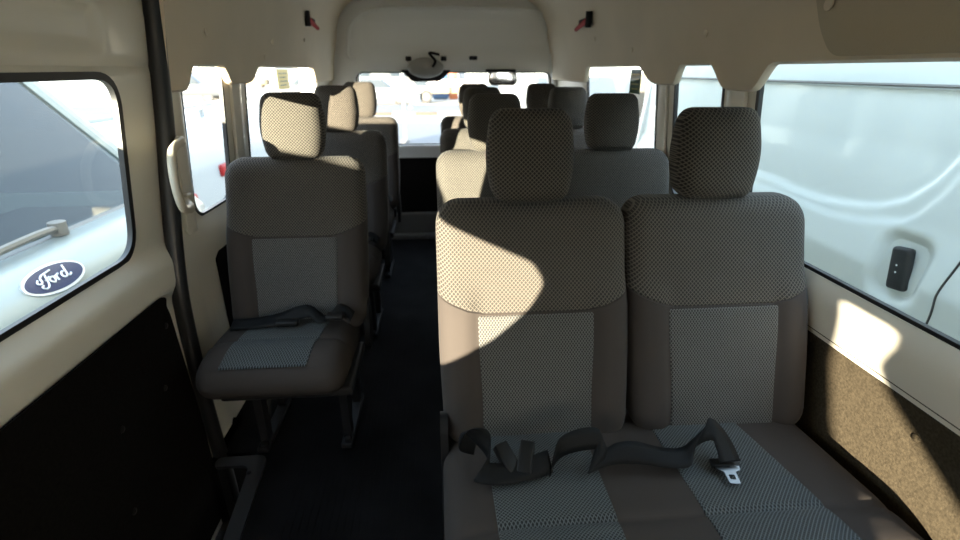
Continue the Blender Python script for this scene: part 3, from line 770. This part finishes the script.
# ------------------------------------------------------------------ outside
GZ = -0.60
def slab(name, x0, x1, y0, y1, z, m, kind='structure'):
    return tag(obj(name, [(x0, y0, z), (x1, y0, z), (x1, y1, z), (x0, y1, z)], [(0, 1, 2, 3)], m), kind=kind)
slab('ground', -150, 150, -60, 260, GZ, 'asphalt')
slab('road', -150, 150, 23.6, 30, GZ + 0.004, 'asphalt_blue')
slab('road', -2.2, 30, 13.5, 19.5, GZ + 0.004, 'asphalt_blue')
slab('road', -60, -2.9, 6.5, 15, GZ + 0.004, 'asphalt_blue')
ORD = 'sixteenth fifteenth fourteenth thirteenth twelfth eleventh tenth ninth eighth seventh sixth fifth fourth third second first'.split()
for k in range(16):
    x = -12 + k * 1.0
    o = MB().box(x, x + 0.96, 22.6, 22.9, GZ, GZ + 0.14, 0.02).build('kerb_stone', 'kerb_dark' if k % 2 else 'kerb')
    tag(o, ('tan' if k % 2 else 'pale') + ' kerb stone across the lot, ' + ORD[k] + ' of the row counted from the building end', 'kerb stone', ('tan' if k % 2 else 'pale') + ' kerb stones')

def wheel(par, x, y, r=0.33, t=0.2, axis='x', far=False):
    """wheel centred at (x, y), tyre and hub"""
    n = 20; v = []; f = []
    prof = [(-t / 2, r * 0.55), (-t / 2, r * 0.93), (-t * 0.38, r), (t * 0.38, r), (t / 2, r * 0.93), (t / 2, r * 0.55)]
    for (d, rr) in prof:
        for k in range(n):
            a = k * 2 * PI / n; q = (rr * math.cos(a), rr * math.sin(a)); v.append((x + d, y + q[0], r + q[1]) if axis == 'x' else (x + q[0], y + d, r + q[1]))
    for i in range(len(prof) - 1):
        for k in range(n): f.append((i * n + k, i * n + (k + 1) % n, (i + 1) * n + (k + 1) % n, (i + 1) * n + k))
    w_ = obj('wheel', v, f, 'rubber', par)
    mb = MB().disc((x - t / 2 + 0.01, y, r) if axis == 'x' else (x, y - t / 2 + 0.01, r), r * 0.56, t - 0.02, axis, 16)
    obj('hub', mb.v, mb.f, 'grey_plastic', w_)

def car(name, loc, rz, body, cabin, width, m, label, cat, wheels, glass='glass_car', lamps=True, extra=None):
    """side profiles in (along, up); extruded across the width with rounded shoulders"""
    o = empty(name, loc, rz, label=label, cat=cat)
    def hull(poly, wd, inset, mm, nm, lo=0.0):
        poly = round_poly(poly, 0.12, 3); v = []; f = []; n = len(poly)
        zs = [p[1] for p in poly]; zmid = (min(zs) + max(zs)) / 2
        c = (sum(p[0] for p in poly) / n, sum(p[1] for p in poly) / n)
        for (yy, k) in ((-wd / 2, 0.90), (-wd / 2 + inset * 0.4, 0.96), (-wd / 2 + inset, 1.0), (wd / 2 - inset, 1.0), (wd / 2 - inset * 0.4, 0.96), (wd / 2, 0.90)):
            for p in poly: v.append((c[0] + (p[0] - c[0]) * k, yy, c[1] + (p[1] - c[1]) * k))
        for i in range(5):
            for k in range(n): f.append((i * n + k, i * n + (k + 1) % n, (i + 1) * n + (k + 1) % n, (i + 1) * n + k))
        f.append(tuple(range(n))); f.append(tuple(5 * n + k for k in range(n)))
        return obj(nm, v, f, mm, o)
    hull(body, width, 0.08, m, 'body')
    if cabin:
        cb = hull(cabin, width * 0.86, 0.12, glass, 'glasshouse')
        top = sorted(cabin, key=lambda p: -p[1])[:2]; a, b = sorted(p[0] for p in top); z = top[0][1]
        rf = MB().box(a - 0.05, b + 0.05, -width * 0.40, width * 0.40, z - 0.05, z + 0.02, 0.03)
        rf.build('roof', m, o)
    for x in wheels:
        for sd in (-1, 1): wheel(o, x, sd * (width / 2 - 0.12), 0.33, 0.2, 'y')
    return o
sedan_b = [(-2.2, 0.25), (2.2, 0.25), (2.25, 0.65), (1.2, 0.88), (-1.6, 0.95), (-2.25, 0.85)]
sedan_c = [(1.15, 0.84), (0.45, 1.38), (-0.9, 1.40), (-1.65, 0.88)]
suv_b = [(-2.2, 0.3), (2.2, 0.3), (2.25, 0.85), (1.3, 1.08), (-2.1, 1.12), (-2.25, 0.9)]
suv_c = [(1.25, 1.04), (0.6, 1.68), (-1.8, 1.70), (-2.1, 1.05)]
pick_b = [(-2.6, 0.4), (2.5, 0.4), (2.55, 0.95), (1.5, 1.10), (-2.6, 1.08)]
pick_c = [(1.4, 1.05), (0.8, 1.70), (-0.3, 1.70), (-0.5, 1.05)]
car('parked_sedan', (-3.6, 31, GZ), 0.0, sedan_b, sedan_c, 1.8, 'car_white', 'white sedan far behind, left of the thin pole', 'car', (-1.4, 1.4))
car('parked_sedan', (-8.5, 37, GZ), 0.2, sedan_b, sedan_c, 1.8, 'car_grey', 'grey sedan far behind at the edge of the rear window', 'car', (-1.4, 1.4))
ft = empty('flatbed_truck', (0.6, 32, GZ), label='white and tan flatbed truck parked across the lot behind the rear window', cat='truck')
MB().box(-1.9, -1.0, -0.9, 0.9, 0.5, 1.45, 0.08).build('cab', 'car_white', ft); MB().box(-1.93, -1.2, -0.86, -0.91, 0.95, 1.35, 0.02).build('cab_window', 'glass_car', ft)
MB().box(-1.0, 1.9, -0.9, 0.9, 0.55, 0.95, 0.02).build('bed', 'car_tan', ft); MB().box(-0.95, 1.95, -0.85, 0.85, 0.95, 1.3, 0.05).build('load', 'white', ft)
for x in (-1.3, 1.2):
    for sd in (-1, 1): wheel(ft, x, sd * 0.85, 0.38, 0.22, 'y')
car('parked_van', (3.9, 37, GZ), 0.0, [(-2.4, 0.3), (2.4, 0.3), (2.45, 1.0), (1.7, 1.9), (-2.4, 1.95)], None, 1.9, 'car_white', 'white van far behind the flatbed truck', 'van', (-1.5, 1.5))
dm = empty('tarpaulin_bundle', (0.55, 35.2, GZ), label='blue and orange covered load standing behind the flatbed truck', cat='load')
MB().box(-0.9, 0.2, -0.4, 0.4, 0.0, 2.1, 0.2).build('blue_cover', 'car_blue', dm); MB().box(0.21, 0.8, -0.3, 0.3, 0.0, 1.85, 0.08).build('orange_box', 'orange', dm)
pl = empty('sign_pole', (-1.42, 27, GZ), label='thin grey pole standing in the lot behind the rear window', cat='pole')
MB().tube([(0, 0, 0), (0, 0, 1.45)], 0.05, 8).build('pole', 'grey_plastic', pl); MB().disc((0, 0, 0), 0.14, 0.05, 'z', 12).build('base', 'kerb', pl)
lp_ = empty('light_post', (-0.92, 14, GZ), label='pale slim post standing just behind the van, seen left in the rear window', cat='post')
MB().tube([(0, 0, 0), (0, 0, 3.4)], 0.045, 10).build('post', 'car_white', lp_); MB().disc((0, 0, 0), 0.12, 0.06, 'z', 12).build('base', 'kerb', lp_)
car('parked_van', (2.55, 11.5, GZ), PI / 2, [(-2.4, 0.3), (2.4, 0.3), (2.45, 1.0), (1.9, 2.2), (-2.4, 2.25)], None, 1.9, 'car_white', 'white van parked close behind on the bench side, rising past the rear window', 'van', (-1.5, 1.5))
wb = empty('low_building', (-16, 75, GZ), label='long pale grey building on the far horizon', cat='building')
MB().box(-30, 16, 0, 8, 0, 3.2).build('walls', 'car_grey', wb, smooth=False); MB().box(-30.5, 16.5, -0.5, 8.5, 3.2, 3.6).build('roof', 'white', wb, smooth=False)
for k in range(8): MB().box(-27 + k * 5.2, -24.6 + k * 5.2, -0.06, 0.0, 1.0, 2.3).build('window', 'glass_car', wb, smooth=False)
# vehicles seen through the left side windows
car('pickup_truck', (-15.5, 33, GZ), 0.15, pick_b, pick_c, 1.8, 'car_grey', 'grey pickup far off through the small side window by the grab handle', 'pickup', (-1.6, 1.6))
tl = MB().box(-0.25, 0.25, -0.95, -0.90, 0.9, 1.15, 0.02)
o_ = bpy.data.objects['pickup_truck']; tl.build('tail_lamp', 'lamp_red', o_)
car('parked_suv', (-21, 60, GZ), 0.1, suv_b, suv_c, 1.8, 'car_tan', 'tan car far off through the long side window', 'car', (-1.4, 1.4))
car('parked_suv', (-15.0, 60, GZ), -0.1, suv_b, suv_c, 1.8, 'car_grey', 'grey car far off beside the tan one, through the long side window', 'car', (-1.4, 1.4))
# white vehicle close by on the left, with red lamps
pk = empty('white_pickup', (-3.15, 5.6, GZ), label='white pickup close outside the small side window, red lamps on its flank', cat='pickup')
bp_ = []
for (x, z) in ((-0.95, 0.35), (0.86, 0.35), (0.92, 0.6), (0.93, 0.95), (0.88, 1.2), (0.80, 1.31), (0.55, 1.36), (-0.6, 1.36), (-0.9, 1.25), (-0.97, 0.9)): bp_.append((x, z))
bp_ = round_poly(bp_, 0.1, 3); v = []; f = []; n = len(bp_)
for (yy, k) in ((-2.3, 0.86), (-2.22, 0.95), (-2.05, 1.0), (2.2, 1.0), (2.4, 0.95)):
    for p in bp_: v.append((p[0] * k, yy, 0.35 + (p[1] - 0.35) * (1 - (1 - k) * 0.7)))
for i in range(4):
    for k in range(n): f.append((i * n + k, i * n + (k + 1) % n, (i + 1) * n + (k + 1) % n, (i + 1) * n + k))
f += [tuple(range(n)), tuple(4 * n + k for k in range(n))]
obj('body', v, f, 'car_white', pk)
MB().box(0.84, 0.965, -0.44, -0.24, 0.84, 0.96, 0.03).build('side_lamp', 'lamp_red', pk)
MB().box(0.86, 0.955, -1.22, -1.02, 0.60, 0.82, 0.03).build('side_lamp', 'lamp_red', pk)
MB().box(0.40, 0.46, -2.0, 2.1, 1.46, 1.50, 0.01).build('bed_rail', 'car_white', pk)
for k in range(9): MB().box(0.40, 0.45, -1.95 + k * 0.5, -1.91 + k * 0.5, 1.33, 1.47, 0.005).build('rail_post', 'car_white', pk)
for (x, y) in ((0.82, -1.5), (0.82, 1.5), (-0.82, -1.5), (-0.82, 1.5)): wheel(pk, x, y, 0.36, 0.22, 'x')
# building beyond the benches
bb = empty('side_building', (7.6, 21, GZ), label='beige building beyond the right-hand windows, pale panes in its wall', cat='building')
MB().box(-3.2, 3.5, 0, 8, 0, 1.72).build('walls', 'concrete', bb, smooth=False); MB().box(-3.3, 3.6, -0.15, 8.1, 1.72, 1.86).build('parapet', 'white', bb, smooth=False)
for k in range(5): MB().box(-2.7 + k * 1.2, -2.1 + k * 1.2, -0.04, 0.02, 1.0, 1.5).build('window', 'car_grey', bb, smooth=False)

# neighbouring van on the right: a long white flank parked alongside
nv = empty('neighbour_van', (1.42, 1.2, GZ), label='white van parked alongside, its flank and black door handle filling the large window', cat='van')
prof = [(-0.02, 0.25), (0.0, 0.5), (0.02, 0.9), (0.0, 1.25), (0.03, 1.42), (0.05, 1.62), (0.055, 1.80), (0.060, 1.90), (0.068, 2.0), (0.085, 2.2), (0.16, 2.42), (0.45, 2.58), (1.0, 2.62), (1.55, 2.58), (1.78, 2.45), (1.9, 2.1), (1.98, 1.3), (2.0, 0.25)]
v = []; f = []; NP = len(prof)
yl = [-2.9 + 0.05 * k for k in range(107)]
for y in yl:
    for (x, z) in prof:
        e = 0
        if x < 0.3:                                   # swage lines and the dish round the handle
            zc = 1.415 + 0.20 * sm(0.0, 0.75, -(y - 0.20)) + 0.02 * sm(0, 0.8, y - 0.25)
            e = 0.0
        v.append((x + e, y, z))
for i in range(len(yl) - 1):
    for k in range(NP - 1): f.append((i * NP + k, i * NP + k + 1, (i + 1) * NP + k + 1, (i + 1) * NP + k))
f += [tuple(range(NP)), tuple((len(yl) - 1) * NP + k for k in range(NP))]
# the near flank gets its own finer skin so that the pressings are real
flank_lo, flank_hi = 0.5, 1.80
def FX(z):
    for (x0, z0), (x1, z1) in zip(prof, prof[1:]):
        if z0 <= z <= z1: return x0 + (x1 - x0) * (z - z0) / (z1 - z0)
    return 0
FOLD1 = [(2.6, 1.42), (0.815, 1.415), (0.666, 1.401), (0.497, 1.401), (0.358, 1.418), (0.26, 1.44), (0.181, 1.479), (0.121, 1.545), (0.086, 1.615), (0.063, 1.668), (0.02, 1.9)]
FOLD2 = [(2.6, 1.375), (0.565, 1.364), (0.431, 1.361), (0.299, 1.377), (0.172, 1.408), (0.125, 1.441), (0.078, 1.514), (0.041, 1.609), (-0.03, 1.9)]
def flank(y, z, t):
    dish = 0.0
    q = (abs((y - 0.108) / 0.085) ** 4 + abs((z - 1.278) / 0.100) ** 4) ** 0.25
    if q < 1.25: dish = 0.022 * (1 - sm(0.75, 1.2, q))
    def fold(L, w_, h_):                      # signed distance to a fold line: a step in the sheet metal
        best = 9
        for (a, b) in zip(L, L[1:]):
            ab = Vector(b) - Vector(a); t_ = max(0, min(1, (Vector((y, z)) - Vector(a)).dot(ab) / ab.length_squared))
            dv = Vector((y, z)) - (Vector(a) + ab * t_); sgn = 1 if ab.cross(dv) < 0 else -1
            if dv.length < abs(best): best = dv.length * sgn
        return h_ * sm(-w_, w_, best)
    d = fold(FOLD1, 0.010, 0.010) + fold(FOLD2, 0.009, 0.007)
    if q < 1.25: d = min(d, 0.2)
    return (FX(z) - 0.020 + d + dish + t, y, z)
v2, f2 = sheet(rrect(-0.5, 2.3, flank_lo, flank_hi, 0.01), [], flank, 0.01, 0.013)
obj('body', v, f, 'van_white', nv); obj('side_panel', v2, f2, 'van_white', nv)
hm = Matrix.Translation((-0.004, 0.101, 1.278)) @ Matrix.Rotation(math.radians(-8), 4, 'X')
MB().box(-0.014, 0.016, -0.032, 0.032, -0.068, 0.068, 0.012, hm).build('door_handle', 'black', nv)
for dz in (-0.01, 0.012): MB().disc(hm @ Vector((-0.0145, 0.0, dz)), 0.003, -0.001, 'x', 8).build('handle_screw', 'white', nv)
sm_ = catmull([(0, 0.0, 0.80), (0, -0.03, 1.02), (0, -0.04, 1.14), (0, -0.045, 1.20), (0, -0.043, 1.27), (0, -0.055, 1.355), (0, -0.075, 1.50), (0, -0.12, 1.78)], 8)
MB().tube([(flank(p.y, p.z, 0)[0], p.y, p.z) for p in sm_], 0.0035, 6).build('door_seam', 'rubber', nv)
MB().tube([(FX(1.805) - 0.012, -0.5, 1.806), (FX(1.805) - 0.012, 2.3, 1.806)], 0.006, 6).build('roof_gutter', 'grey_plastic', nv)
for y in (-2.0, 1.7): wheel(nv, 0.16, y, 0.34, 0.22, 'x'); wheel(nv, 1.85, y, 0.34, 0.22, 'x')

# neighbouring van on the left: parked nose-on, windscreen and bonnet towards us
nl = empty('nose_on_van', (0, 0, GZ), label='white van parked nose-on outside the sliding door, with a blue oval badge', cat='van')
NY0, NY1 = -0.05, 2.78
side = [(-1.22, -0.30), (-1.18, 0.15), (-1.20, 0.46), (-1.235, 0.565), (-1.29, 0.625), (-1.36, 0.652), (-1.50, 0.655)]
v = []; f = []
ny = 24
for j in range(ny + 1):
    y = NY0 + (NY1 - NY0) * j / ny; c = 2 * (y - NY0) / (NY1 - NY0) - 1; bow = 0.09 * abs(c) ** 5
    for (x, z) in side: v.append((x - bow, y, z - GZ))
n = len(side)
for j in range(ny):
    for k in range(n - 1): f.append((j * n + k, j * n + k + 1, (j + 1) * n + k + 1, (j + 1) * n + k))
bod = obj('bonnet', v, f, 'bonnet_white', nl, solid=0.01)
# body sides, roof and rear
RZ = 1.28
mb = MB()
for (a, b) in ((NY0, NY0 + 0.05), (NY1 - 0.05, NY1)):
    mb.prism([(-1.27, 0.3), (-1.27, 1.12), (-1.50, 1.25), (-5.6, 1.25), (-5.6, 0.3)], 'y', a, b)
mb.box(-5.6, -2.05, NY0 + 0.05, NY1 - 0.05, RZ - GZ - 0.05, RZ - GZ, 0.02).box(-5.6, -5.5, NY0, NY1, 0.3, RZ - GZ, 0.02)
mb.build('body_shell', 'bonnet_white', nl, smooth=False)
for y in (NY0 + 0.02, NY1 - 0.04): MB().prism([(-1.56, 1.25), (-2.08, RZ - GZ - 0.05), (-5.5, RZ - GZ - 0.05), (-5.5, 1.25)], 'y', y, y + 0.015).build('side_glass', 'glass_car', nl, smooth=False)
for y in (NY0 + 0.03, NY1 - 0.03): MB().tube([(-1.50, y, 1.24), (-2.05, y + (0.02 if y < 1 else -0.02), RZ - GZ - 0.02)], 0.035, 8).build('windscreen_pillar', 'bonnet_white', nl)
mb = MB().add([(-1.50, NY0 + 0.05, 1.256), (-1.50, NY1 - 0.05, 1.256), (-2.05, NY1 - 0.06, RZ - GZ - 0.02), (-2.05, NY0 + 0.06, RZ - GZ - 0.02)], [(0, 1, 2, 3)])
M['glass_screen'] = glass_mat('tinted windscreen', (0.36, 0.46, 0.47), 1.0, 0.01)
mb.build('windscreen', 'glass_screen', nl)
MB().box(-1.53, -1.47, NY0 + 0.06, NY1 - 0.06, 1.235, 1.262, 0.008).build('cowl', 'grey_plastic', nl)
MB().box(-2.2, -1.56, NY0 + 0.1, NY1 - 0.1, 1.0, 1.20, 0.06).build('dashboard', 'black', nl)
M['tan'] = mat('tan seat cloth', (0.42, 0.35, 0.25), 0.8)
for y in (0.75, 1.95):
    MB().box(-3.0, -2.85, y - 0.26, y + 0.26, 0.8, 1.55, 0.06).box(-2.98, -2.87, y - 0.13, y + 0.13, 1.58, 1.80, 0.04).build('seat', 'tan', nl)
for k in range(3):
    MB().box(-5.4, -2.0, NY1 - 0.03, NY1 - 0.06, 1.3, 1.9, 0.01) if k < 0 else None
MB().tube(catmull([(-1.43, 0.9, 1.285), (-1.445, 1.45, 1.295), (-1.455, 1.80, 1.300), (-1.47, 1.93, 1.285)], 6), [0.014] * 19, 8).build('wiper_arm', 'grey_plastic', nl)
MB().disc((-1.47, 1.93, 1.262), 0.03, 0.05, 'z', 14, 0.006).build('wiper_pivot', 'grey_plastic', nl)
car('parked_van', (-3.7, -1.12, GZ), 0.0, [(-2.0, 0.3), (2.1, 0.3), (2.1, 1.2), (1.65, 1.995), (-2.0, 2.0)], None, 1.78, 'car_white', 'unseen white van added beyond the nose-on van to shade the single seats', 'van', (-1.3, 1.3))  # out-of-view van added as a sun blocker; its height sets the seat shade
# oval badge
bm_ = empty('badge', (0, 0, 0)); bpy.data.objects.remove(bm_)
bc = Vector((-1.268, 1.580, 0.620 - GZ)); ax = Vector((0.10, 1, 0)).normalized(); nr = Vector((0.80, 0, 0.60)); nr = (nr - ax * nr.dot(ax)).normalized(); up_ = nr.cross(ax) * -1
if up_.z < 0: up_ = -up_
BMX = Matrix(((ax.x, up_.x, nr.x, bc.x), (ax.y, up_.y, nr.y, bc.y), (ax.z, up_.z, nr.z, bc.z), (0, 0, 0, 1)))
def oval(a, b, z0, z1, dome=0.0):
    v = []; f = []; n = 40
    rings = [(1, z0), (1, z1), (0.6, z1 + dome * 0.7), (0.001, z1 + dome)]
    for (k, z) in rings:
        for i in range(n): t = i * 2 * PI / n; v.append(BMX @ Vector((a * k * math.cos(t), b * k * math.sin(t), z)))
    for r_ in range(3):
        for i in range(n): f.append((r_ * n + i, r_ * n + (i + 1) % n, (r_ + 1) * n + (i + 1) % n, (r_ + 1) * n + i))
    return v, f
v, f = oval(0.116, 0.050, -0.004, 0.006, 0.001); bdg = obj('badge_rim', v, f, 'silver', nl)
v, f = oval(0.107, 0.042, 0.0, 0.0075, 0.001); bdf = obj('badge_face', v, f, 'badge_blue', bdg)
def stroke(pts, r=0.0032): return MB().tube([BMX @ Vector((x * 0.001, y * 0.001, 0.0095)) for x, y in [tuple(p)[:2] for p in catmull([(a, b, 0) for a, b in pts], 6)]], r, 6)
letters = [
 [(-58, 12), (-66, 4), (-60, -3), (-50, 2), (-46, 14), (-34, 22), (-14, 25), (4, 28)], [(-22, 24), (-30, 8), (-36, -8), (-46, -20), (-58, -22), (-64, -14), (-56, -9)], [(-38, 2), (-26, 5), (-18, 9)],
 [(-12, 6), (-22, 2), (-24, -8), (-16, -14), (-8, -8), (-6, 2), (-12, 6), (-2, 2)],
 [(2, 6), (2, -4), (0, -14)], [(1, -4), (8, 5), (16, 6)],
 [(40, 6), (30, 6), (22, -2), (24, -12), (34, -12), (42, 0)], [(50, 26), (44, 8), (40, -8), (46, -14), (54, -8)],
]
mb = MB()
for s_ in letters: t = stroke(s_); mb.add(t.v, t.f)
mb.build('badge_lettering', 'silver', bdf)
